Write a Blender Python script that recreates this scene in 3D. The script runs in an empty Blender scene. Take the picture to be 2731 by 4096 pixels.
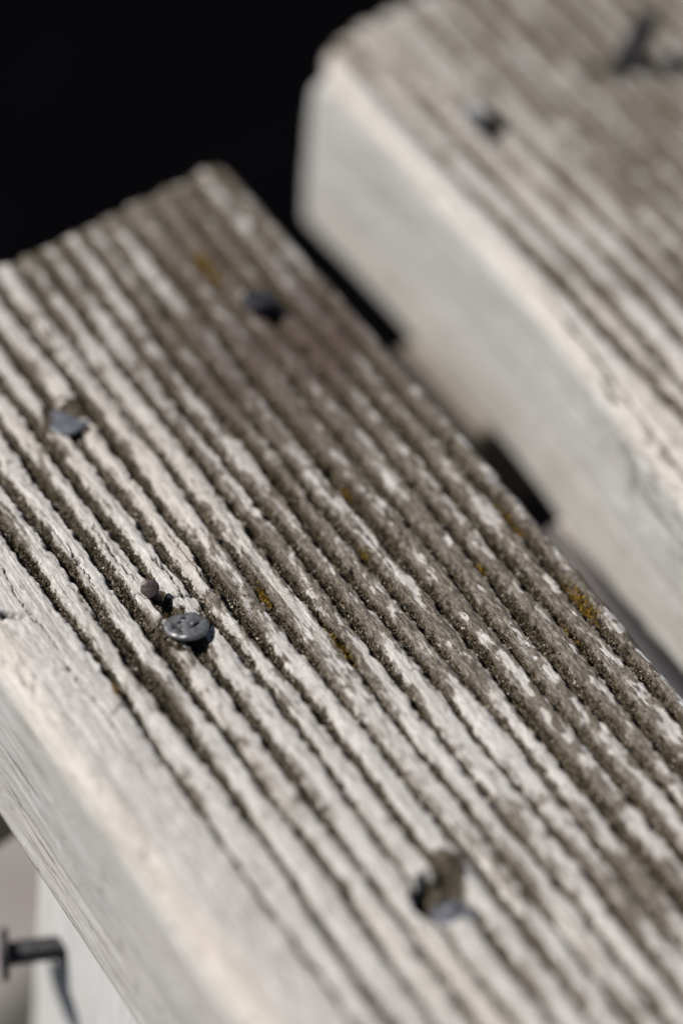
import bpy, math, numpy as np
from mathutils import Matrix, Vector

# ------------------------------------------------------------------ camera, light, exposure
S = 0.001                       # everything below is laid out in millimetres
sc = bpy.context.scene
cam_d = bpy.data.cameras.new('camera')
cam = bpy.data.objects.new('camera', cam_d)
sc.collection.objects.link(cam)
R = ((0.8420, 0.3374, -0.4209), (-0.5305, 0.6595, -0.5325), (0.0979, 0.6717, 0.7343))
M = Matrix(R).to_4x4()
M.translation = Vector((-133.81, -330.39, 342.88)) * S
cam.matrix_world = M
cam_d.sensor_fit = 'HORIZONTAL'
cam_d.sensor_width = 24.0
cam_d.lens = 11756.6 / 2731 * 24
cam_d.clip_start = 0.02
cam_d.clip_end = 200
cam_d.dof.use_dof = True
cam_d.dof.focus_distance = 0.4530
cam_d.dof.aperture_fstop = 3.9
cam_d.dof.aperture_blades = 9
sc.camera = cam

SUN = Vector((-0.76, 0.56, 1.0)).normalized()      # towards the sun
w = bpy.data.worlds.new('World')
sc.world = w
w.use_nodes = True
nt = w.node_tree
bg = nt.nodes['Background']
sky = nt.nodes.new('ShaderNodeTexSky')
sky.sky_type = 'NISHITA'
sky.sun_disc = False
sky.sun_elevation = math.asin(SUN.z)
sky.sun_rotation = math.atan2(SUN.x, SUN.y)
nt.links.new(sky.outputs[0], bg.inputs[0])
bg.inputs[1].default_value = 0.05
sun_d = bpy.data.lights.new('sun', 'SUN')
sun_d.energy = 4.9
sun_d.angle = math.radians(0.53)
sun_d.color = (1.0, 0.962, 0.91)
sun = bpy.data.objects.new('sun', sun_d)
sc.collection.objects.link(sun)
sun.rotation_euler = SUN.to_track_quat('Z', 'Y').to_euler()
sc.view_settings.view_transform = 'Standard'
sc.view_settings.look = 'None'
sc.view_settings.gamma = 1
sc.view_settings.exposure = 0.17
sc.view_settings.use_curve_mapping = False
sc.render.film_transparent = False

# ------------------------------------------------------------------ helpers
rng = np.random.default_rng(7)

def _hash(ix, iy, seed):
    h = (ix.astype(np.int64) * 374761393 + iy.astype(np.int64) * 668265263 + seed * 1442695041) & 0xFFFFFFFF
    h = ((h ^ (h >> 13)) * 1274126177) & 0xFFFFFFFF
    h = ((h ^ (h >> 16)) * 2246822519) & 0xFFFFFFFF
    return ((h ^ (h >> 15)) & 0xFFFFFF) / float(0xFFFFFF)

def vn(x, y, seed):                                  # value noise 0..1
    x = np.asarray(x, float); y = np.asarray(y, float)
    ix = np.floor(x); iy = np.floor(y)
    fx = x - ix; fy = y - iy
    fx = fx * fx * (3 - 2 * fx); fy = fy * fy * (3 - 2 * fy)
    a = _hash(ix, iy, seed); b = _hash(ix + 1, iy, seed)
    c = _hash(ix, iy + 1, seed); d = _hash(ix + 1, iy + 1, seed)
    return (a * (1 - fx) + b * fx) * (1 - fy) + (c * (1 - fx) + d * fx) * fy

def fb(x, y, seed, oct=3):
    s = 0; a = 1; t = 0
    for i in range(oct):
        s = s + a * vn(x * 2 ** i, y * 2 ** i, seed + 17 * i); t += a; a *= .55
    return s / t

def ss(a, b, x):
    t = np.clip((x - a) / (b - a), 0, 1)
    return t * t * (3 - 2 * t)

def mesh_from(name, V, F, mats, smooth=True, attrs=None):
    """V (n,3) in mm, F an (m,4) or (m,3) array or a list of such arrays"""
    if not isinstance(F, list): F = [F]
    me = bpy.data.meshes.new(name)
    me.vertices.add(len(V))
    me.vertices.foreach_set('co', (np.asarray(V, np.float32) * S).ravel())
    nl = sum(f.size for f in F); npoly = sum(len(f) for f in F)
    me.loops.add(nl); me.polygons.add(npoly)
    me.loops.foreach_set('vertex_index', np.concatenate([f.ravel() for f in F]).astype(np.int32))
    tot = np.concatenate([np.full(len(f), f.shape[1]) for f in F])
    st = np.concatenate([[0], np.cumsum(tot)[:-1]])
    me.polygons.foreach_set('loop_start', st.astype(np.int32))
    me.polygons.foreach_set('use_smooth', np.full(npoly, smooth))
    for k, a in (attrs or {}).items():
        at = me.attributes.new(k, 'FLOAT', 'POINT')
        at.data.foreach_set('value', np.asarray(a, np.float32))
    me.update(calc_edges=True)
    me.validate()
    me.materials.append(mats)
    return me

def add(name, me, parent=None, loc=None, rot=None, **props):
    o = bpy.data.objects.new(name, me)
    sc.collection.objects.link(o)
    if parent: o.parent = parent
    if loc is not None: o.location = Vector(loc) * S
    if rot is not None: o.rotation_euler = rot
    for k, v in props.items(): o[k] = v
    return o

class N:                                             # small node-tree helper
    def __init__(s, name):
        s.m = bpy.data.materials.new(name); s.m.use_nodes = True
        s.t = s.m.node_tree; s.b = s.t.nodes['Principled BSDF']
    def n(s, kind, **kw):
        q = s.t.nodes.new('ShaderNode' + kind)
        for k, v in kw.items(): setattr(q, k, v)
        return q
    def l(s, a, b): s.t.links.new(a, b)
    def attr(s, name):
        return s.n('Attribute', attribute_name=name).outputs['Fac']
    def coord(s, scale):
        tc = s.n('TexCoord'); mp = s.n('Mapping')
        mp.inputs['Scale'].default_value = scale
        s.l(tc.outputs['Object'], mp.inputs['Vector'])
        return mp.outputs['Vector']
    def noise(s, scale, sc_=1.0, detail=4, rough=.55):
        q = s.n('TexNoise'); q.inputs['Scale'].default_value = sc_
        q.inputs['Detail'].default_value = detail; q.inputs['Roughness'].default_value = rough
        s.l(s.coord(scale), q.inputs['Vector'])
        return q.outputs['Fac']
    def ramp(s, fac, stops):
        q = s.n('ValToRGB'); e = q.color_ramp.elements
        while len(e) < len(stops): e.new(.5)
        for el, (p, c) in zip(e, stops):
            el.position = p; el.color = (*c, 1) if len(c) == 3 else c
        s.l(fac, q.inputs[0])
        return q.outputs[0]
    def mix(s, fac, a, b, blend='MIX'):
        q = s.n('Mix', data_type='RGBA', blend_type=blend)
        for sock, v in ((q.inputs[0], fac), (q.inputs[6], a), (q.inputs[7], b)):
            if isinstance(v, (int, float)): sock.default_value = v
            elif isinstance(v, tuple): sock.default_value = (*v, 1)
            else: s.l(v, sock)
        return q.outputs[2]
    def math(s, op, a, b=0.0, clamp=False):
        q = s.n('Math', operation=op, use_clamp=clamp)
        for sock, v in ((q.inputs[0], a), (q.inputs[1], b)):
            if isinstance(v, (int, float)): sock.default_value = v
            else: s.l(v, sock)
        return q.outputs[0]
    def mapr(s, v, a, b, c=0.0, d=1.0):
        q = s.n('MapRange'); s.l(v, q.inputs[0])
        for i, t in enumerate((a, b, c, d)): q.inputs[1 + i].default_value = t
        return q.outputs[0]
    def bump(s, h, strength, dist):
        q = s.n('Bump'); q.inputs['Strength'].default_value = strength
        q.inputs['Distance'].default_value = dist
        s.l(h, q.inputs['Height']); s.l(q.outputs[0], s.b.inputs['Normal'])

# ------------------------------------------------------------------ materials
def wood_mat(name, warm=1.0):
    k = N(name)
    g1 = k.noise((950, 38, 950), 1, 6, .62)            # streaks along the grain
    g2 = k.noise((150, 14, 150), 1, 3)                 # broad warm and cool zones
    g3 = k.noise((2800, 420, 2800), 1, 4, .65)         # fine fibres
    g4 = k.noise((330, 120, 330), 1, 5, .65)           # mottling
    top = k.ramp(g1, [(.30, (.33, .305, .285)), (.45, (.53, .505, .48)), (.58, (.63, .605, .58)), (.75, (.72, .70, .675))])
    top = k.mix(k.mapr(g2, .50, .72, 0, .30 * warm), top, (.52, .43, .355))
    top = k.mix(k.mapr(g3, .38, .56, .50, 0), top, (.25, .22, .195))
    g5 = k.noise((5200, 1100, 5200), 1, 3, .7)
    top = k.mix(k.mapr(g5, .36, .50, .45, 0), top, (.20, .175, .15))
    top = k.mix(k.mapr(g4, .40, .60, .26, 0), top, (.34, .315, .29))
    sd = k.ramp(g1, [(.28, (.40, .396, .385)), (.50, (.50, .497, .487)), (.75, (.575, .572, .562))])
    sd = k.mix(k.mapr(g4, .42, .66, .50, 0), sd, (.35, .335, .305))
    sd = k.mix(k.mapr(g2, .50, .72, 0, .35), sd, (.45, .42, .37))
    sd = k.mix(k.mapr(g3, .57, .68, 0, .45), sd, (.25, .25, .25))
    col = k.mix(k.attr('side'), top, sd)
    col = k.mix(k.attr('tan'), col, (.53, .44, .36))
    hair = k.noise((2400, 38, 1200), 1, 2, .5)         # hairline checks
    col = k.mix(k.mapr(hair, .64, .69, 0, .65), col, (.15, .13, .11))
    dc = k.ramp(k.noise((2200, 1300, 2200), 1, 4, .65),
                [(.30, (.015, .011, .006)), (.5, (.050, .038, .022)), (.70, (.17, .138, .10))])  # groove moss and dirt, darkened further for the shade down there
    dg = k.ramp(k.noise((2600, 520, 2600), 1, 6, .72),
                [(.34, (.024, .018, .012)), (.5, (.098, .079, .060)), (.66, (.28, .243, .20))])
    fl = k.noise((950, 230, 950), 1, 7, .74)         # broken, fibrous flecks
    dn = k.noise((2600, 1500, 2600), 1, 2, .6)
    fm = k.math('ADD', k.attr('film'), k.math('MULTIPLY', k.math('SUBTRACT', fl, .5), 3.4))
    col = k.mix(k.math('MULTIPLY', k.mapr(fm, .25, .72), .94), col, dg)
    col = k.mix(k.attr('stain'), col, (.062, .040, .034))
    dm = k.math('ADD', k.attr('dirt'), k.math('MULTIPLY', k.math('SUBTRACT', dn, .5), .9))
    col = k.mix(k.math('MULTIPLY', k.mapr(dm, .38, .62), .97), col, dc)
    col = k.mix(k.attr('crack'), col, (.02, .017, .013))
    k.l(col, k.b.inputs['Base Color'])
    k.b.inputs['Roughness'].default_value = .80
    k.b.inputs['Specular IOR Level'].default_value = .25
    hb = k.math('ADD', k.math('MULTIPLY', g1, .7), k.math('ADD', k.math('MULTIPLY', g3, .8), k.math('MULTIPLY', hair, -.6)))
    k.bump(hb, .8, .00036)
    return k.m

WOOD1 = wood_mat('weathered_wood_front')
WOOD2 = wood_mat('weathered_wood_back', .7)

def plain_wood(name, a, b):
    k = N(name)
    g = k.noise((900, 900, 60), 1, 5, .6)
    k.l(k.ramp(g, [(.3, a), (.7, b)]), k.b.inputs['Base Color'])
    k.b.inputs['Roughness'].default_value = .8
    k.bump(g, .5, .0003)
    return k.m

def moss_mat(name, stops):
    k = N(name)
    k.l(k.ramp(k.attr('shade'), stops), k.b.inputs['Base Color'])
    k.b.inputs['Roughness'].default_value = .9
    k.b.inputs['Specular IOR Level'].default_value = .2
    return k.m

MOSS_SHADE = moss_mat('shade_darkened_moss', [(0, (.010, .007, .003)), (.40, (.040, .030, .015)), (.72, (.096, .074, .042)), (.93, (.23, .185, .13)), (1, (.50, .455, .39))])  # moss, with the grooves' deep shadow painted into its colour
LICHEN = moss_mat('grey_brown_lichen', [(0, (.02, .015, .010)), (.40, (.084, .067, .050)), (.75, (.18, .148, .115)), (1, (.52, .485, .44))])
YELLOW = moss_mat('yellow_lichen', [(0, (.09, .048, .006)), (.5, (.22, .13, .013)), (1, (.38, .25, .035))])

def metal_mat(name, a, b, rough, metal, pits=True):
    k = N(name)
    n1 = k.noise((420, 420, 420), 1, 5, .65)
    col = k.ramp(n1, [(.34, a), (.62, b)])
    if pits:
        n2 = k.noise((650, 650, 650), 1, 3, .6)
        col = k.mix(k.mapr(n2, .60, .70, 0, .6), col, (.05, .026, .016))
        col = k.mix(k.attr('pit'), col, (.022, .010, .006))
    k.l(col, k.b.inputs['Base Color'])
    k.b.inputs['Metallic'].default_value = metal
    k.l(k.mapr(n1, .3, .7, rough + .15, rough - .08), k.b.inputs['Roughness'])
    k.bump(n1, .6, .0004)
    return k.m

ZINC = metal_mat('galvanised_nail', (.10, .10, .10), (.30, .30, .305), .45, .8)
ZINC_PALE = metal_mat('pale_galvanised_nail', (.09, .094, .108), (.19, .197, .225), .5, .5)
RUST = metal_mat('brown_rusty_nail', (.038, .026, .024), (.085, .062, .060), .34, .35)
BLACKN = metal_mat('dark_steel_nail', (.012, .012, .014), (.032, .032, .037), .45, .4)

# ------------------------------------------------------------------ grooved boards
def grooves(x, y, cs, half, seed, wf=None, df=None):
    """mask 0..1 of the milled grooves; cs = groove centres, half = function(x, y) of half width"""
    g = np.zeros_like(x); near = np.full_like(x, 3.)
    wf = wf or [1] * len(cs); df = df or [1] * len(cs)
    for i, c in enumerate(cs):
        wob = (fb(y * .045 + 3.1 * i, y * 0 + i * 7.7, seed, 2) - .5) * 1.7
        ww = wf[i] * half(x, y) * (.62 + .72 * vn(y * .06 + 11.3 * i, y * 0 + i * 3.3, seed + 5))
        jag = (fb(y * .7, x * 1.0 + 9.1 * i, seed + 9, 3) - .5) * 1.25
        jag2 = (vn(y * 2.6, x * 2.0, seed + 12) - .5) * .40
        d = np.abs(x - c - wob) + jag + jag2 * .7
        m = ss(ww + .30, ww - .30, d) * (df[i] * (.72 + .5 * vn(y * .05 + 5.7 * i, y * 0 + i * 1.9, seed + 7))).clip(0, 1)
        g = np.maximum(g, m)
        near = np.minimum(near, d - ww)
    return g, ss(.15, 1.35, near)                     # groove mask, closeness to the crest of a ridge

G1 = [13.7, 18.7, 23.8, 28.7, 33.8, 38.5, 43.4, 48.0, 52.4, 57.0, 61.3, 66.2, 71.6, 76.5, 81.2, 86.4]
WF1 = [.90, 1.05, 1.10, 1.10, .95, 1.10, 1.15, .95, 1.05, 1.0, .85, 1.15, 1.0, .95, 1.1, .9]
DF1 = [1.05, 1.1, 1.1, 1.15, .78, 1.1, .74, 1.0, .86, 1.0, .90, 1.2, .85, .95, 1.1, .9]
CRACKS1 = [([(24.5, -80.5), (26.2, -82.6), (27.2, -83.2), (29.0, -83.8), (31.2, -85.2), (33.2, -85.9)], .16),
           ([(9.8, -62), (9.5, -70), (8.9, -76), (9.6, -83), (9.2, -91), (9.9, -101), (9.4, -112)], .07),
           ([(31.2, -76), (32.0, -80), (31.6, -86)], .13), ([(36.3, -72), (36.0, -80), (36.6, -88)], .12),
           ([(26.4, -66), (26.0, -73), (26.7, -79)], .11), ([(63.6, -80), (63.9, -88), (63.5, -95)], .15),
           ([(68.9, -79), (69.2, -86), (68.8, -93)], .15),
           ([(14.6, -99.5), (12.6, -99.6), (10.8, -100.6)], .13), ([(20.3, -63), (20.9, -69), (20.5, -77)], .10)]

def crack_mask(x, y, cracks):
    m = np.zeros_like(x)
    for pts, wd in cracks:
        P = np.array(pts)
        sel = np.where((x > P[:, 0].min() - 2) & (x < P[:, 0].max() + 2) & (y > P[:, 1].min() - 2) & (y < P[:, 1].max() + 2))
        if len(sel[0]) == 0: continue
        q = np.stack([x[sel] + (vn(x[sel] * 2, y[sel] * 1.6, 77) - .5) * .7, y[sel] + (vn(x[sel] * 1.6, y[sel] * 2, 78) - .5) * .7], -1)
        best = np.full(q.shape[:-1], 9.)
        for a, b in zip(P[:-1], P[1:]):
            ab = b - a
            t = np.clip(((q - a) @ ab) / (ab @ ab), 0, 1)
            best = np.minimum(best, np.linalg.norm(q - a - t[..., None] * ab, axis=-1))
        m[sel] = np.maximum(m[sel], ss(wd * 1.5, wd * .4, best))
    return m

def front_fields(x, y):
    """height (mm, relative to the nominal top) and colour masks of the front board's top"""
    near = ss(-95, -135, y)
    right = ss(36, 64, x)
    half = lambda a, b: .96 - .30 * ss(-92, -125, b) * ss(70, 55, a) + .06 * ss(50, 80, a) - .10 * ss(-25, -5, b)
    g, crest = grooves(x, y, G1, half, 21, WF1, DF1)
    g = g * ss(9.8, 11.6, x)
    # where the grey-brown film of dirt and lichen lies on the ridges
    wr = .05 + .70 * right
    wr = wr - .26 * near * ss(80, 62, x)
    wr = wr + .26 * np.exp(-((x - 57) / 9) ** 2 - ((y + 93) / 11) ** 2)
    wr = wr + .24 * np.exp(-((x - 78) / 11) ** 2 - ((y + 108) / 20) ** 2)
    wr = wr + .10 * ss(-45, -12, y) * ss(20, 40, x)
    wr = wr * ss(10, 18, x)
    ridge = np.floor((x - 11.2) / 4.85 + .35 * (fb(x * .4, y * .2, 33, 2) - .5))         # every ridge weathers its own way
    pn = vn(y * .085 + ridge * 5.3, ridge * 1.0, 37)
    fn = .38 * pn + .34 * fb(x * .35, y * .16, 31, 3) + .28 * fb(x * 1.1, y * .60, 35, 3)
    film = ss(-.20, .20, fn + .15 * (.50 - crest) - (.69 - .46 * wr))
    fleck = (.35 + .65 * crest) * ss(-.075, .075, .72 * fb(x * .95, y * .36, 43, 4) + .28 * vn(y * .10 + ridge * 3.7, ridge, 45) - .55 - .16 * (fb(x * .10, y * .07, 47, 2) - .5))
    film = film * ss(10.0, 14, x) * (1 - .95 * fleck) + .17 * ss(7, 14, x) * (1 - fleck)
    sn = fb(x * .16, y * .09, 51, 2)
    stain = .85 * ss(.22, .58, sn + .16) * np.exp(-((x - 71) / 20) ** 2 - ((y + 44) / 22) ** 2)
    stain = stain + .85 * np.exp(-((x - 81) / 5.5) ** 2 - ((y + 43) / 10) ** 2)
    stain = np.clip(stain * (.55 + .8 * fb(x * .5, y * .35, 55, 2)), 0, .85)
    tan = .26 * ss(.50, .72, fb(x * .10, y * .03, 61, 2)) * ss(70, 20, x) + .16 * ss(9, 3, x) * fb(x * .3, y * .1, 63, 2)
    tan = tan * (1 - g)
    # torn chip at the left edge, nail holes
    cr = crack_mask(x, y, CRACKS1)
    chip = np.exp(-(((x - 4.2) / 3.6) ** 2 + ((y + 76.3 + .25 * (x - 5) + 1.2 * (vn(x * .9, y * 0, 73) - .5)) / .7) ** 2)) * (.5 + vn(x * 1.4, y * 1.4, 71))
    crack = np.clip(cr * .85 + 1.2 * chip * (vn(x * 2.1, y * 2.1, 72) > .30), 0, 1)
    hole_c = ss(5.0, 3.1, np.hypot(x - 36.0, (y + 151.2)) + 1.2 * (fb(x * .5, y * .5, 81, 2) - .5))
    hole_s = ss(1.9, 1.0, np.hypot((x - 28.2) / 1.0, (y + 85.2) / 2.0))
    hole_b = ss(5.3, 4.0, np.hypot(x - 28.9, (y + 91.2)) + .9 * (fb(x * .6, y * .6, 82, 2) - .5))
    hole_a = ss(5.4, 4.1, np.hypot(x - 34.3, (y + 43.6)) + 1.2 * (fb(x * .6, y * .6, 83, 2) - .5))
    pit = ss(1.5, .6, np.hypot(x - 66.9, (y + 73.2) / 1.6))
    # heights
    h = -.16 * (1 - crest) * (1 - g) * ss(9, 13, x)
    h = h - g * (1.75 + .5 * (fb(x * .3, y * .12, 91, 2) - .5)) * (1.0 - .88 * ss(-12, -1.5, y + 12.7 * (1 - x / 89.6)))
    h = h + (fb(x * .8, y * .30, 95, 3) - .5) * .34 * (1 - .5 * g)
    h = h + (fb(x * 2.4, y * .9, 97, 2) - .5) * (.10 + .34 * film + .26 * g)
    h = h + film * .07
    h = h - .8 * cr - 1.2 * chip - 3.0 * hole_c * ss(44, 36, x + .35 * (y + 151)) - 1.1 * hole_s - .38 * hole_b - .3 * hole_a - 1.5 * pit
    # moss mound behind the sunken nail
    mound = np.exp(-((x - 39.4) / 2.6) ** 2 - ((y + 147.4) / 3.6) ** 2)
    h = h + 1.2 * mound
    h = h - .5 * np.exp(-((x - 78.5) / 4) ** 2 - ((y + 38) / 4) ** 2)
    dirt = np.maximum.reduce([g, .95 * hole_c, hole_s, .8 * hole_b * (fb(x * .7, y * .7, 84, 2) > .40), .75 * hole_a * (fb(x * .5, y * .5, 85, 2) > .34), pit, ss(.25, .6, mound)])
    return h, dict(dirt=dirt, film=film, stain=stain, tan=tan, crack=crack)

G2 = [125.5, 130.7, 136.6, 142.3, 147.5, 152.5, 157.8, 163.0, 168.3, 173.5, 178.8, 184.0, 189.2, 194.4, 199.5]
CRACKS2 = [([(119.9, -56), (120.1, -66), (119.7, -76), (119.8, -88), (119.5, -100), (119.9, -115)], .26),
           ([(118.2, -76), (117.7, -79), (118.1, -82)], .32),
           ([(171, -10), (175, -9.5), (181, -13), (190, -13)], .8), ([(163, -8.0), (167, -8.8), (171, -10)], 1.1)]

def back_fields(x, y):
    half = lambda a, b: 1.0 + .20 * ss(135, 160, a)
    g, crest = grooves(x, y, G2, half, 121, None, [1.1, .85, 1.05, 1.15, .8, 1.0, 1.1, .8, 1, .9, 1, 1, .9, 1, 1])
    g = g * ss(121.5, 123.0, x)
    g19, _ = grooves(x, y, [119.9], lambda a, b: .55 - .4 * ss(-75, -95, b), 131)
    g19 = g19 * ss(-48, -60, y) * ss(-90, -74, y)
    g = np.maximum(g, g19)
    wr = .02 + .36 * ss(134, 165, x) + .25 * np.exp(-((x - 146) / 9) ** 2 - ((y + 55) / 20) ** 2) + .12 * ss(-20, 10, y)
    wr = wr + .30 * np.exp(-((x - 160) / 12) ** 2 - ((y + 22) / 9) ** 2)
    fn = .62 * fb(x * .33, y * .085, 231, 3) + .38 * fb(x * .9, y * .55, 235, 3)
    film = ss(-.30, .30, fn + .34 * (.55 - crest) - (.70 - .46 * wr)) * ss(119, 127, x) + .10 * ss(119, 125, x)
    tan = .22 * ss(.5, .7, fb(x * .10, y * .03, 261, 2)) * ss(150, 125, x) * (1 - g)
    cr = crack_mask(x, y, CRACKS2)
    h = -.16 * (1 - crest) * (1 - g) * ss(119, 123, x)
    h = h - g * (2.0 + .3 * (fb(x * .3, y * .12, 291, 2) - .5))
    h = h + (fb(x * .8, y * .30, 295, 3) - .5) * .32 * (1 - .5 * g) + (fb(x * 2.4, y * .9, 297, 2) - .5) * (.08 + .2 * film + .2 * g)
    h = h - .7 * cr
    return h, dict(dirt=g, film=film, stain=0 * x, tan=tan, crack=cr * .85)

def build_board(name, x0, x1, T, yfar, ynear, skew, rl, rr, fields, mat, dx, dy, sdx, seed, sidecol, bow, re=2.2, rk=.55, cl=1.0, cr_=5.0, cut=0.0, wear=.4, **props):
    """a plank swept along Y; every column of the cross-section is displaced along its own normal"""
    cols = []                                             # base x, z, normal x, z, 'side' weight
    for z in np.arange(-T, -rl, sdx): cols.append((x0, z, -1, 0, 1))
    na = max(8, int(rl * 1.57 / (sdx * .6)))
    for t in np.linspace(0, math.pi / 2, na, endpoint=False):
        cols.append((x0 + rl - rl * math.cos(t), -rl + rl * math.sin(t), -math.cos(t), math.sin(t), 1 - min(1, t / 1.25)))
    for x in np.arange(x0 + rl, x1 - rr, dx): cols.append((x, 0, 0, 1, 0))
    na = max(8, int(rr * 1.57 / (sdx * .6)))
    for t in np.linspace(0, math.pi / 2, na):
        cols.append((x1 - rr + rr * math.sin(t), -rr + rr * math.cos(t), math.sin(t), math.cos(t), min(1, t / 1.25)))
    for z in np.arange(-rr - 1.2, -T, -1.2): cols.append((x1, z, 1, 0, 1))
    cols.append((x1, -T, 1, 0, 1))
    C = np.array(cols)
    endf = re * (1 - np.cos(np.linspace(0, math.pi / 2, 14)))
    ys = np.concatenate([yfar - endf, np.arange(yfar - re - dy, ynear + re, -dy), ynear + endf[::-1]])
    X = np.repeat(C[None, :, 0], len(ys), 0); Z = np.repeat(C[None, :, 1], len(ys), 0)
    NX = C[None, :, 2]; NZ = C[None, :, 3]
    Y = np.repeat(ys[:, None], len(C), 1) + skew * (X - x1) / (x1 - x0)
    onend = np.minimum(np.clip(yfar - ys, 0, re), np.clip(ys - ynear, 0, re)) / re
    fall = re * rk * (1 - np.sqrt(np.clip(1 - (1 - onend) ** 2, 0, 1)))
    h, f = fields(X, Y)
    tw = np.clip(NZ, 0, 1) ** 1.5 * np.ones_like(X)       # how much of the top's relief each column takes
    side = np.repeat(C[None, :, 4], len(ys), 0)
    # relief of the sides: shallow grain waves and a few long scratches
    sz = Z * 1.0 + X * 0
    sr = (fb(sz * .25, Y * .03, seed, 3) - .5) * .45 + (fb(sz * 1.3, Y * .12, seed + 3, 3) - .5) * .14
    scr = ss(.765, .80, vn(sz * .75 + 2.5 * vn(Y * .03, Y * 0, seed + 6), Y * .018, seed + 5)) * (1 - tw)
    d = h * tw + (sr - .12 * scr) * (1 - tw) - fall[:, None]
    wend = np.clip(1 - (yfar - ys[:, None]) / 22, 0, 1)
    d = d - .8 * wear * wend * np.exp(-((X - x0) ** 2 + Z ** 2) / 50)
    # edges are worn unevenly
    edge = np.exp(-((X - x0 - rl * .5) / 2.2) ** 2) + np.exp(-((X - x1 + rr * .5) / 1.6) ** 2)
    edge = edge * (np.abs(NZ) > .15)
    d = d + edge * ((fb(Y * .07, X * .1, seed + 8, 3) - .5) * 1.0 - .9 * ss(.62, .80, fb(Y * .16 + 7, X * .35, seed + 14, 3)) * (1 - wend))
    Xd = X + NX * d + bow(X, Y); Zd = Z + NZ * d
    endj = (fb(X * .30, Z * .2, seed + 11, 2) - .5) * 1.6 + f['dirt'] * tw * -.3   # ragged sawn end
    Yd = Y + endj * (1 - onend[:, None]) ** 1 * np.where(ys[:, None] > (yfar + ynear) / 2, 1, -1)
    # the sawn end's corners are worn round
    tr = np.clip((X - x1 + cr_) / cr_, 0, 1); tl = np.clip((x0 + cl - X) / cl, 0, 1)
    Yd = Yd - (cr_ * (1 - np.sqrt(1 - tr ** 2)) + cl * (1 - np.sqrt(1 - tl ** 2))) * .8 * np.clip(1 - (yfar - ys[:, None]) / 14, 0, 1)
    Yd = Yd - 3.2 * wear * ss(-9, .5, Z) ** 1.5 * np.exp(-((X - x0) / 8) ** 2) * wend
    Yd = Yd + cut * (Z / T + .5) * np.clip(1 - (yfar - ys[:, None]) / 40, 0, 1)   # not sawn quite square
    nr, nc = X.shape
    V = np.stack([Xd, Yd, Zd], -1).reshape(-1, 3)
    I = np.arange(nr * nc).reshape(nr, nc)
    J = np.concatenate([I, I[:, :1]], 1)
    q = np.stack([J[:-1, :-1], J[1:, :-1], J[1:, 1:], J[:-1, 1:]], -1).reshape(-1, 4)
    # capped ends
    V = np.concatenate([V, [[(x0 + x1) / 2, yfar - skew / 2, -T / 2], [(x0 + x1) / 2, ynear - skew / 2, -T / 2]]])
    a, b = nr * nc, nr * nc + 1
    t1 = np.stack([np.full(nc, a), J[0, :-1], J[0, 1:]], -1)
    t2 = np.stack([np.full(nc, b), J[-1, 1:], J[-1, :-1]], -1)
    fade = np.clip(tw * 1.4, 0, 1)
    A = {k: v * fade for k, v in f.items()}
    A['side'] = side
    tn, stn, crk, flm = sidecol(X, Y, Z, side)
    A['tan'] = np.maximum(A['tan'], tn); A['stain'] = np.maximum(A['stain'], stn)
    A['crack'] = np.maximum(A['crack'], np.clip(crk + .12 * scr * side, 0, 1)); A['film'] = np.maximum(A['film'], flm)
    A = {k: np.concatenate([v.ravel(), [v.mean(), v.mean()]]) for k, v in A.items()}
    me = mesh_from(name, V, [q, t1, t2], mat, True, A)
    return add(name, me, **props)

def side1(X, Y, Z, side):
    tan = .24 * np.exp(-((Z + 2.2 + 1.5 * (fb(Y * .06, Y * 0, 401, 2) - .5)) / 2.0) ** 2) * (X < 6) * (.3 + .9 * fb(Y * .09, Z * .2, 402, 2)) * (side > .02)
    tan = tan + .14 * ss(.55, .75, fb(Z * .16, Y * .035, 403, 2)) * side
    spot = np.zeros_like(X)
    for y, z, ry, rz in [(-100.5, -15, 1.3, .5), (-118, -13, 1.0, 2.4), (-117.5, -17, .7, 2.0), (-103, -27, 1.2, .5), (-124, -22, .7, 1.6), (-129, -27, .7, 1.6), (-111, -4, 1.4, .35)]:
        spot = np.maximum(spot, np.exp(-((Y - y) / ry) ** 2 - ((Z - z) / rz) ** 2) * ss(.3, .6, fb(Y * 1.2, Z * 1.2, 405, 2)))
    stain = .22 * spot * side
    crk = .30 * spot * side * (X < 20) + .35 * ss(.70, .78, fb(Z * 2.2, Y * .10, 407, 2)) * side * ss(-12, -22, Z)
    film = .75 * ss(.60, .70, fb(Z * .5, Y * .22, 408, 3)) * side * (X > 60)
    return np.clip(tan, 0, .8), stain, crk * .6, film

def side2(X, Y, Z, side):
    L = X < 150
    tan = .30 * np.exp(-((Z + .9) / 1.7) ** 2) * L * (.25 + .9 * fb(Y * .05, Z * .2, 501, 2)) * np.exp(-((X - 116.5) / 2.4) ** 2)
    low = ss(-14, -33, Z + 7 * (fb(Y * .05, Z * .06, 503, 3) - .5))            # mottled, browner towards the lower edge
    tan = tan + .13 * low * L * side
    stain = .26 * low * ss(.30, .62, fb(Y * .06, Z * .08, 505, 3)) * L * side * np.exp(-((Y + 42) / 26) ** 2)
    mil = ss(-17, -5, Z) * ss(-55, -100, Y) + .25 * ss(-35, -95, Y)
    sp = ss(.60, .72, .5 * fb(Y * 1.6, Z * 2.0, 507, 3) + .5 * fb(Y * .35, Z * .5, 509, 2) + .09 * mil)
    crk = .45 * sp * mil * side * L
    return np.clip(tan, 0, .75), stain, crk, 0 * X

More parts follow.
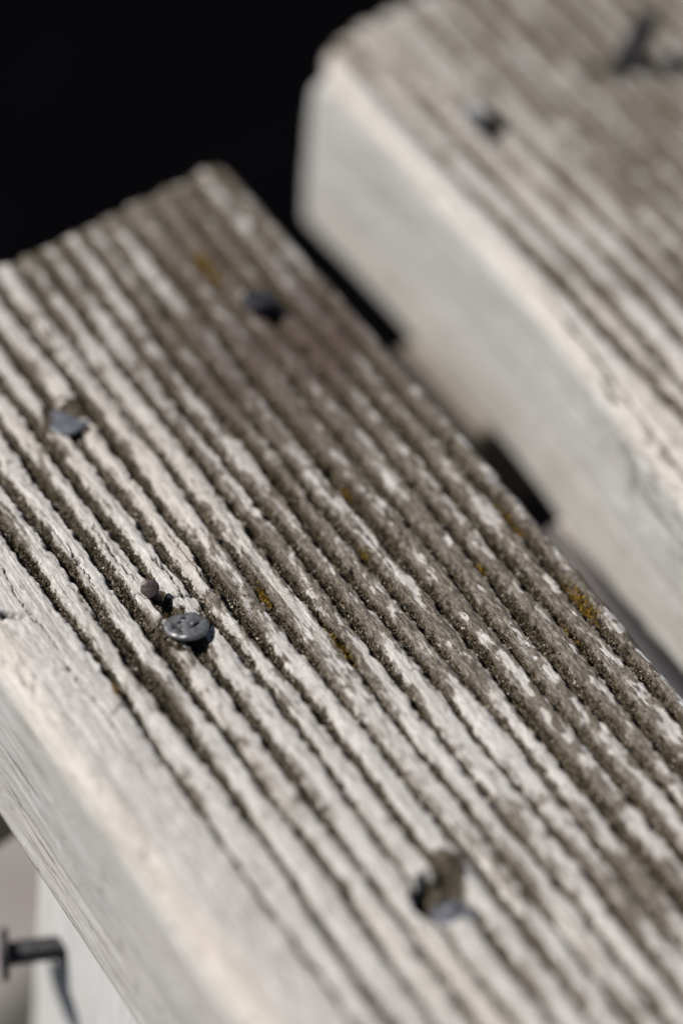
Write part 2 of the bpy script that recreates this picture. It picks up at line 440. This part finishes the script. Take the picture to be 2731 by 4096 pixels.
T = 34.8
FX1 = 89.6
board1 = build_board('grooved_board', 0.0, FX1, T, 0.0, -262, 12.7, 4.2, 2.2, front_fields, WOOD1, .17, .26, .45, 301, side1,
    lambda X, Y: ss(84, 88, X) * (-.7 + 1.5 * (1 - ((Y + 85) / 85) ** 2).clip(-.5, 1)),
    label='weathered grooved wooden board in front, with shade-darkened moss in its grooves and the sharpest nail', category='board', group='weathered grooved boards')
board2 = build_board('grooved_board', 116.2, 206, T, 35.4, -262, 17.2, 3.4, 2.2, back_fields, WOOD2, .30, .42, .45, 331, side2,
    lambda X, Y: ss(124, 119, X) * (1.9 - 4.7 * ss(-50, -115, Y) - .9 * ss(-15, 15, Y)), re=5.0, rk=.7, cl=2.5, cut=4.0, wear=2.0,
    label='weathered grooved wooden board behind, at upper right, its pale side face showing', category='board', group='weathered grooved boards')

# ------------------------------------------------------------------ battens under the boards
def beam(name, L, W_, H, mat, seed, n=(60, 16, 26), shear=0.0):
    """a sawn beam along X with softly rounded, uneven edges"""
    r = 2.0
    per = []
    for cx_, cz_, a0 in ((-W_ / 2 + r, -H + r, math.pi), (W_ / 2 - r, -H + r, 1.5 * math.pi), (W_ / 2 - r, -r, 0), (-W_ / 2 + r, -r, .5 * math.pi)):
        for t in np.linspace(a0, a0 + math.pi / 2, 6): per.append((cx_ + r * math.cos(t), cz_ + r * math.sin(t)))
    out = []
    for a, b in zip(per, per[1:] + per[:1]):
        k = max(1, int(math.hypot(b[0] - a[0], b[1] - a[1]) / 1.5))
        for i in range(k): out.append((a[0] + (b[0] - a[0]) * i / k, a[1] + (b[1] - a[1]) * i / k))
    P = np.array(out)
    xs = np.concatenate([[0, .25, .8, 1.6], np.linspace(3, L - 3, n[0]), [L - 1.6, L - .8, L - .25, L]])
    ins = np.interp(np.minimum(xs, L - xs), [0, .25, .8, 1.6], [1.2, .7, .25, 0])
    c = P.mean(0)
    rows = []
    for x, i in zip(xs, ins):
        q = P - c; ln = np.linalg.norm(q, axis=1, keepdims=True)
        dd = (fb(np.full(len(P), x * .05), np.arange(len(P)) * .15, seed, 3) - .5) * .5
        q = q * (1 - (i - dd[:, None]) / ln)
        rows.append(np.concatenate([np.full((len(P), 1), x), q + c], 1))
    V = np.concatenate(rows); nr, nc = len(xs), len(P)
    I = np.arange(nr * nc).reshape(nr, nc); J = np.concatenate([I, I[:, :1]], 1)
    q = np.stack([J[:-1, :-1], J[:-1, 1:], J[1:, 1:], J[1:, :-1]], -1).reshape(-1, 4)
    V = np.concatenate([V, [[0, *c], [L, *c]]])
    V[:, 1] += shear * V[:, 0]
    t1 = np.stack([np.full(nc, nr * nc), J[0, 1:], J[0, :-1]], -1)
    t2 = np.stack([np.full(nc, nr * nc + 1), J[-1, :-1], J[-1, 1:]], -1)
    return mesh_from(name, V, [q, t1, t2], mat)

BATTEN = plain_wood('shade_darkened_batten', (.15, .125, .10), (.25, .215, .18))  # wood darkened: shade in the gap is painted into the colour
BATTEN_LIFTED = plain_wood('shade_lifted_batten', (.58, .52, .47), (.68, .62, .57))  # wood lightened to offset the shadow cast by the front board
POSTW = plain_wood('post_wood', (.40, .395, .385), (.52, .515, .505))
SH = 23 / 117
add('batten', beam('batten', 250, 27, 30, BATTEN, 601, shear=SH), loc=(2.5, -61.0, -T - .4),
    label='batten, painted brown for its shade, seen between the two black slots in the gap between the boards', category='batten')
add('batten', beam('batten', 205, 46, 34, BATTEN_LIFTED, 605, shear=SH), loc=(40.5, -120.8 + 40.7 * SH, -T - .4),
    label='batten, lightened against the shade, forming the thin strip in the gap at the right edge of the picture', category='batten')
add('support_post', beam('support_post', 35, 48, 226, POSTW, 611, shear=.1), loc=(8, -109, -T - .4),
    label='pale wooden post under the front board at lower left, a nail sticking out of it', category='post')
# ------------------------------------------------------------------ nails
def head_mesh(name, r, th, mat, seed, dome=.25, rough=.12, n=64, m=24, pits=()):
    """hammered disc: domed top, rounded rim, flat underside; top centre at the origin"""
    prof = [(k / (m - 1.0) * (r - th * .35), dome * (1 - (k / (m - 1.0)) ** 2)) for k in range(m)]
    prof += [(r - th * .10, -th * .18), (r, -th * .45), (r - th * .08, -th * .78), (r - th * .35, -th), (r * .3, -th * 1.02)]
    ang = np.linspace(0, 2 * math.pi, n, endpoint=False)
    V = []
    for pr, pz in prof:
        wob = 1 + .05 * (vn(np.cos(ang) * 2 + 5, np.sin(ang) * 2 + 5, seed) - .5) * 2
        x = pr * wob * np.cos(ang); y = pr * wob * np.sin(ang)
        z = pz + (fb(x * .9 + 7, y * .9 + 7, seed + 1, 3) - .5) * 2 * rough * (pz > -th * .5)
        V.append(np.stack([x, y, z], -1))
    V = np.concatenate(V); k = len(prof)
    pit = np.zeros(len(V))
    for px, py, a, l, wd, dp in pits:                    # rust-filled dents: centre, angle, half length, half width, depth
        u = (V[:, 0] - px) * math.cos(a) + (V[:, 1] - py) * math.sin(a); v = -(V[:, 0] - px) * math.sin(a) + (V[:, 1] - py) * math.cos(a)
        g_ = np.exp(-(u / l) ** 2 - (v / wd) ** 2) * (V[:, 2] > -th * .4)
        V[:, 2] -= dp * g_; pit = np.maximum(pit, ss(.25, .7, g_))
    I = np.arange(k * n).reshape(k, n); J = np.concatenate([I, I[:, :1]], 1)
    q = np.stack([J[:-1, :-1], J[1:, :-1], J[1:, 1:], J[:-1, 1:]], -1).reshape(-1, 4)
    return mesh_from(name, V, q, mat, True, {'pit': pit})

def tube_mesh(name, pts, r, mat, n=14, sub=5):
    """round shank along a polyline (smoothed), tapered into a blunt point at its last end"""
    P = np.array(pts, float)
    t = np.linspace(0, len(P) - 1, (len(P) - 1) * sub + 1)
    Q = np.stack([np.interp(t, range(len(P)), P[:, i]) for i in range(3)], 1)
    for _ in range(3): Q[1:-1] = (Q[:-2] + 2 * Q[1:-1] + Q[2:]) / 4
    V = []
    up = np.array([.3, .2, .9])
    for i, c in enumerate(Q):
        d = Q[min(i + 1, len(Q) - 1)] - Q[max(i - 1, 0)]; d /= np.linalg.norm(d)
        a = np.cross(d, up) if abs(d @ up) < .97 else np.cross(d, [1, 0, 0]); a /= np.linalg.norm(a); b = np.cross(d, a)
        rr = r * (1 if i < len(Q) - 3 else (len(Q) - i) / 4.0)
        an = np.linspace(0, 2 * math.pi, n, endpoint=False)
        V.append(c + rr * (np.cos(an)[:, None] * a + np.sin(an)[:, None] * b))
    V = np.concatenate(V); k = len(Q)
    I = np.arange(k * n).reshape(k, n); J = np.concatenate([I, I[:, :1]], 1)
    q = np.stack([J[:-1, :-1], J[:-1, 1:], J[1:, 1:], J[1:, :-1]], -1).reshape(-1, 4)
    V = np.concatenate([V, Q[:1], Q[-1:]])
    t1 = np.stack([np.full(n, k * n), J[0, 1:], J[0, :-1]], -1); t2 = np.stack([np.full(n, k * n + 1), J[-1, :-1], J[-1, 1:]], -1)
    return mesh_from(name, V, [q, t1, t2], mat)

def nail(top, axis, r, th, shank_r, path, mat, seed, label, dome=.25, rough=.12, smat=None, pits=()):
    """top = centre of the head's outer face, axis = the way the head faces, path = shank points after the head"""
    e = bpy.data.objects.new('nail', None); sc.collection.objects.link(e)
    e.empty_display_size = .004
    e.location = Vector(top) * S
    e['label'] = label; e['category'] = 'nail'; e['group'] = 'nails in the weathered wood'
    q = Vector(axis).normalized().to_track_quat('Z', 'Y')
    h = add('head', head_mesh('head', r, th, mat, seed, dome, rough, pits=pits), e); h.rotation_mode = 'QUATERNION'; h.rotation_quaternion = q
    t = np.array(top, float); a = np.array(Vector(axis).normalized())
    pts = [-a * th * .8] + [np.array(p, float) - t for p in path]
    add('shank', tube_mesh('shank', pts, shank_r, smat or mat), e)
    return e

nail((28.8, -90.9, .62), (.06, .30, 1), 3.6, .95, 1.6, [(29, -91, -2), (29, -91, -14), (29, -91, -25)], ZINC, 701,
     'sharp grey oval nail head with rust pits, in focus on the front board', .18, .30,
     pits=[(-1.3, .75, .55, 1.1, .32, .45), (1.9, .2, .6, .8, .30, .35), (.6, -.75, .3, .5, .28, .35), (-.2, -1.6, .2, .5, .3, .25), (1.2, 1.4, -.3, .5, .25, .25)])
nail((26.95, -82.85, 1.7), (-.46, -.50, .78), 1.45, .55, .75, [(27.6, -82.9, .7), (28.3, -83.4, -1), (28.6, -84.4, -10), (28.7, -84.6, -20)], RUST, 711,
     'tiny brown nail standing proud in a groove just behind the sharp oval nail head', .16, .10)
nail((33.8, -43.9, -.42), (.03, .16, 1), 3.5, .8, 1.6, [(33.7, -44, -2), (33.7, -44, -14), (33.7, -44, -25)], ZINC_PALE, 721,
     'flat bluish-grey nail head near the left edge of the front board', .15, .15)
nail((75.4, -35.0, 1.5), (.02, .32, 1), 3.1, .9, 1.5, [(75.3, -35.4, .5), (75.8, -35.7, -2), (76.2, -36, -14), (76.4, -36, -25)], BLACKN, 731,
     'dark raised nail head in a brown stain near the far end of the front board', .2, .15, smat=BLACKN)
nail((37.2, -153.2, -1.9), (.10, .40, 1), 3.4, .8, 1.6, [(36.8, -152.3, -3), (36.8, -152.3, -14), (36.8, -152.3, -25)], ZINC_PALE, 741,
     'blurred nail head sunk in a dark mossy hole, nearest the camera on the front board', .15, .15)
nail((134.0, -12.6, 3.2), (-.80, -.18, .42), 2.3, .8, 1.5, [(135.8, -13.2, 2.6), (137.8, -14, 1.2), (139.2, -14.4, -1), (140, -14.6, -14), (140, -14.6, -24)], ZINC, 751,
     'dark bent nail leaning left on the back board, nearer its pale side', .2, .1, smat=BLACKN)
nail((174.6, -8.6, 9.6), (-.15, .55, .75), 2.7, .9, 2.3, [(174.4, -9.6, 7.8), (172.8, -9.9, 4.8), (171.0, -10.0, 1.5), (169.6, -10.2, -1), (169.2, -10.4, -10), (169, -10.4, -22)], BLACKN, 761,
     'tall dark crooked nail standing up at the top right of the back board', .2, .1, smat=BLACKN)
nail((-.8, -89.2, -70.3), (-.87, .42, .0), 4.6, 1.1, 2.0, [(2.4, -90.7, -69.6), (5, -92.1, -69.1), (8, -93.6, -68.5), (17, -98.2, -67), (27, -103.4, -65)], BLACKN, 771,
     'dark nail sticking sideways out of the pale post at lower left', .3, .1)

# ------------------------------------------------------------------ moss and lichen
def granules(name, x, y, z, size, mat, blade=.45, tall=1.0, **props):
    """tiny crumbs and short upright blades of moss: four triangles each, one mesh"""
    n = len(x)
    isb = rng.random(n) < blade
    base = np.array([[.94, 0, -.33], [-.47, .82, -.33], [-.47, -.82, -.33], [0, 0, 1]])
    P = np.repeat(base[None], n, 0)
    P = P * (1 + .5 * (rng.random((n, 4, 3)) - .5))
    a = rng.random(n) * 2 * math.pi
    ca, sa = np.cos(a)[:, None], np.sin(a)[:, None]
    tilt = (rng.random(n) - .5) * 1.6
    px, py, pz = P[..., 0], P[..., 1], P[..., 2]
    st = np.where(isb, 2.3 * tall, .9)[:, None]; wd = np.where(isb, .42, 1.0)[:, None]
    px = px * wd; py = py * wd; pz = pz * st
    ct, s_ = np.cos(tilt)[:, None], np.sin(tilt)[:, None]
    px, pz = px * ct + pz * s_, -px * s_ + pz * ct
    px, py = px * ca - py * sa, px * sa + py * ca
    V = np.stack([x[:, None] + px * size[:, None], y[:, None] + py * size[:, None], z[:, None] + pz * size[:, None]], -1).reshape(-1, 3)
    o = (np.arange(n) * 4)[:, None]
    F = np.concatenate([o + np.array([[0, 2, 1]]), o + np.array([[0, 1, 3]]), o + np.array([[1, 2, 3]]), o + np.array([[2, 0, 3]])])
    sh = np.clip(rng.normal(.38, .28, n) + .10 * isb + .75 * (fb(x * .22 + 50, y * .16 + 50, 91, 3) - .5), 0, 1)
    sh = np.where(rng.random(n) < .035, 1.0, sh)
    me = mesh_from(name, V, F, mat, False, {'shade': np.repeat(sh, 4)})
    return add(name, me, **props)

def scatter(n, xr, yr, fields, seed, skew, yend, lich=False):
    r = np.random.default_rng(seed)
    x = r.uniform(*xr, n); y = r.uniform(*yr, n)
    h, f = fields(x, y)
    pr = np.clip(f['dirt'] * 1.0 + f['film'] * (.20 if lich else 0) * (1 - f['dirt']), 0, 1)
    foc = .30 + .70 * np.exp(-((y - skew(x)) / 26) ** 2)
    keep = (r.random(n) < pr * foc) & (y < yend(x))
    if lich: keep = keep & (f['dirt'] < .35) & (f['stain'] < .35)
    else: keep = keep & (f['dirt'] >= .35)
    x, y, h = x[keep], y[keep], h[keep]
    g = f['dirt'][keep]
    size = r.uniform(.10, .24, len(x)) * (1 + .25 * g)
    return x, y, h + r.uniform(-.05, .22, len(x)) * g, size

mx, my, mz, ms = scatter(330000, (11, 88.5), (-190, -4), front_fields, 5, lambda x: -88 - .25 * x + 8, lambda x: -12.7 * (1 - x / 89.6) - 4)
granules('moss', mx, my, mz, ms, MOSS_SHADE, .5, kind='stuff', label='olive moss and dirt crumbs, darkened for shade, growing in the grooves of the front board', category='moss')
mx, my, mz, ms = scatter(200000, (11, 88.5), (-150, -6), front_fields, 15, lambda x: -88 - .25 * x + 8, lambda x: -12.7 * (1 - x / 89.6) - 4, True)
granules('lichen', mx, my, mz - .03, ms * .85, LICHEN, .15, kind='stuff', label='grey-brown lichen crust speckling the ridges of the front board', category='lichen')
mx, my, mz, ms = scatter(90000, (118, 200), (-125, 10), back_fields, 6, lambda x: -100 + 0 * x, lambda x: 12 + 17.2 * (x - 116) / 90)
granules('moss', mx, my, mz, ms * 1.1, MOSS_SHADE, .5, kind='stuff', label='moss, darkened for shade, growing in the grooves of the back board', category='moss')

TUFTS = [(76.4, -101.4, 1.6, .65, 'small ochre moss tuft in the third groove from the right edge of the front board'),
         (86.5, -114.7, 4.2, .75, 'longest yellow moss streak, in the groove along the right edge of the front board'),
         (48.1, -105.4, 3.2, .75, 'yellow moss tuft in a groove right of and below the sharp nail head'),
         (42.9, -90.8, 2.0, .6, 'dull yellow moss tuft in a groove just right of the sharp nail head'),
         (72.4, -23.4, 4.5, .8, 'blurred ochre moss streak at the far end of the front board beside the dark nail'),
         (86.4, -94.4, 4.8, .45, 'thin brown-orange moss streak along the far right edge of the front board'),
         (61.6, -90.6, 1.0, .5, 'tiny yellow moss speck in the middle of the front board'),
         (13.5, -96.9, 1.4, .5, 'small brown-yellow moss speck in the leftmost groove'),
         (66.3, -78.0, 1.6, .6, 'ochre moss tuft beside the dark pit in the middle of the front board'),
         (81.2, -119.4, 2.8, .6, 'blurred olive-yellow moss tuft in the second groove from the right edge, nearer the camera'),
         (28.3, -87.3, 1.4, .7, 'olive-yellow moss between the tiny brown nail and the sharp nail head')]
for tx, ty, ly, lx, lab in TUFTS:
    n = int(170 * ly * lx) + 60
    x = tx + rng.normal(0, .55, n) * lx; y = ty + rng.normal(0, .55, n) * ly
    h, f = front_fields(x, y)
    o = granules('moss_tuft', x - tx, y - ty, h + rng.uniform(-.02, .28, n), rng.uniform(.12, .24, n), YELLOW, .4, .8,
                 label=lab, category='moss tuft', group='yellow moss tufts in the grooves')
    o.location = Vector((tx, ty, 0)) * S

# ------------------------------------------------------------------ ground far below
def sheet(name, x0, x1, y0, y1, z, nx, ny, amp, seed, mat, thick=None):
    xs = np.linspace(x0, x1, nx); ys = np.linspace(y0, y1, ny)
    X, Y = np.meshgrid(xs, ys)
    Z = z + (fb(X * .02, Y * .02, seed, 3) - .5) * amp
    V = np.stack([X, Y, Z], -1).reshape(-1, 3)
    I = np.arange(nx * ny).reshape(ny, nx)
    q = np.stack([I[:-1, :-1], I[:-1, 1:], I[1:, 1:], I[1:, :-1]], -1).reshape(-1, 4)
    return mesh_from(name, V, q, mat)

k = N('shade_black_ground')  # near-black colour stands in for deep shade
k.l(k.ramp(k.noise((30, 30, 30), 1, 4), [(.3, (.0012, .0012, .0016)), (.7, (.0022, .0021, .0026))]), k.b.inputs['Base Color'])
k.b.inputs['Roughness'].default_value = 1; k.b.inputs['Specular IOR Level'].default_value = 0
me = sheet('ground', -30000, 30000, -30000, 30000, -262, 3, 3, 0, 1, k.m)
add('ground', me, kind='structure', label='ground far below the boards, its deep shade painted black')

k = N('grey_paving')
k.l(k.ramp(k.noise((60, 60, 60), 1, 5, .6), [(.3, (.20, .175, .165)), (.7, (.27, .245, .23))]), k.b.inputs['Base Color'])
k.b.inputs['Roughness'].default_value = .9
PAVE = k.m
k = N('shade_darkened_paving')  # paving colour darkened to stand in for shadow
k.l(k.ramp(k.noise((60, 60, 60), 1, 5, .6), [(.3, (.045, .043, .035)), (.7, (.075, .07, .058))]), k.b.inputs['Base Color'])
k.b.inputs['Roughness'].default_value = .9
PAVE_SHADE = k.m
def slab(name, x, y, rz, lx, ly, mat, lab):
    me = beam(name, lx, ly, 11, mat, 801)
    add(name, me, loc=(x, y, -250.5), rot=(0, 0, rz), label=lab, category='paving slab', group='paving below the boards')
slab('paving_slab', -230, -58, math.radians(24), 420, 120, PAVE, 'blurred light grey paving slab behind the pale post at lower left')
slab('paving_slab', -160, -153, math.radians(24), 330, 120, PAVE_SHADE, 'blurred paving slab at the bottom left corner, shade painted into its colour')
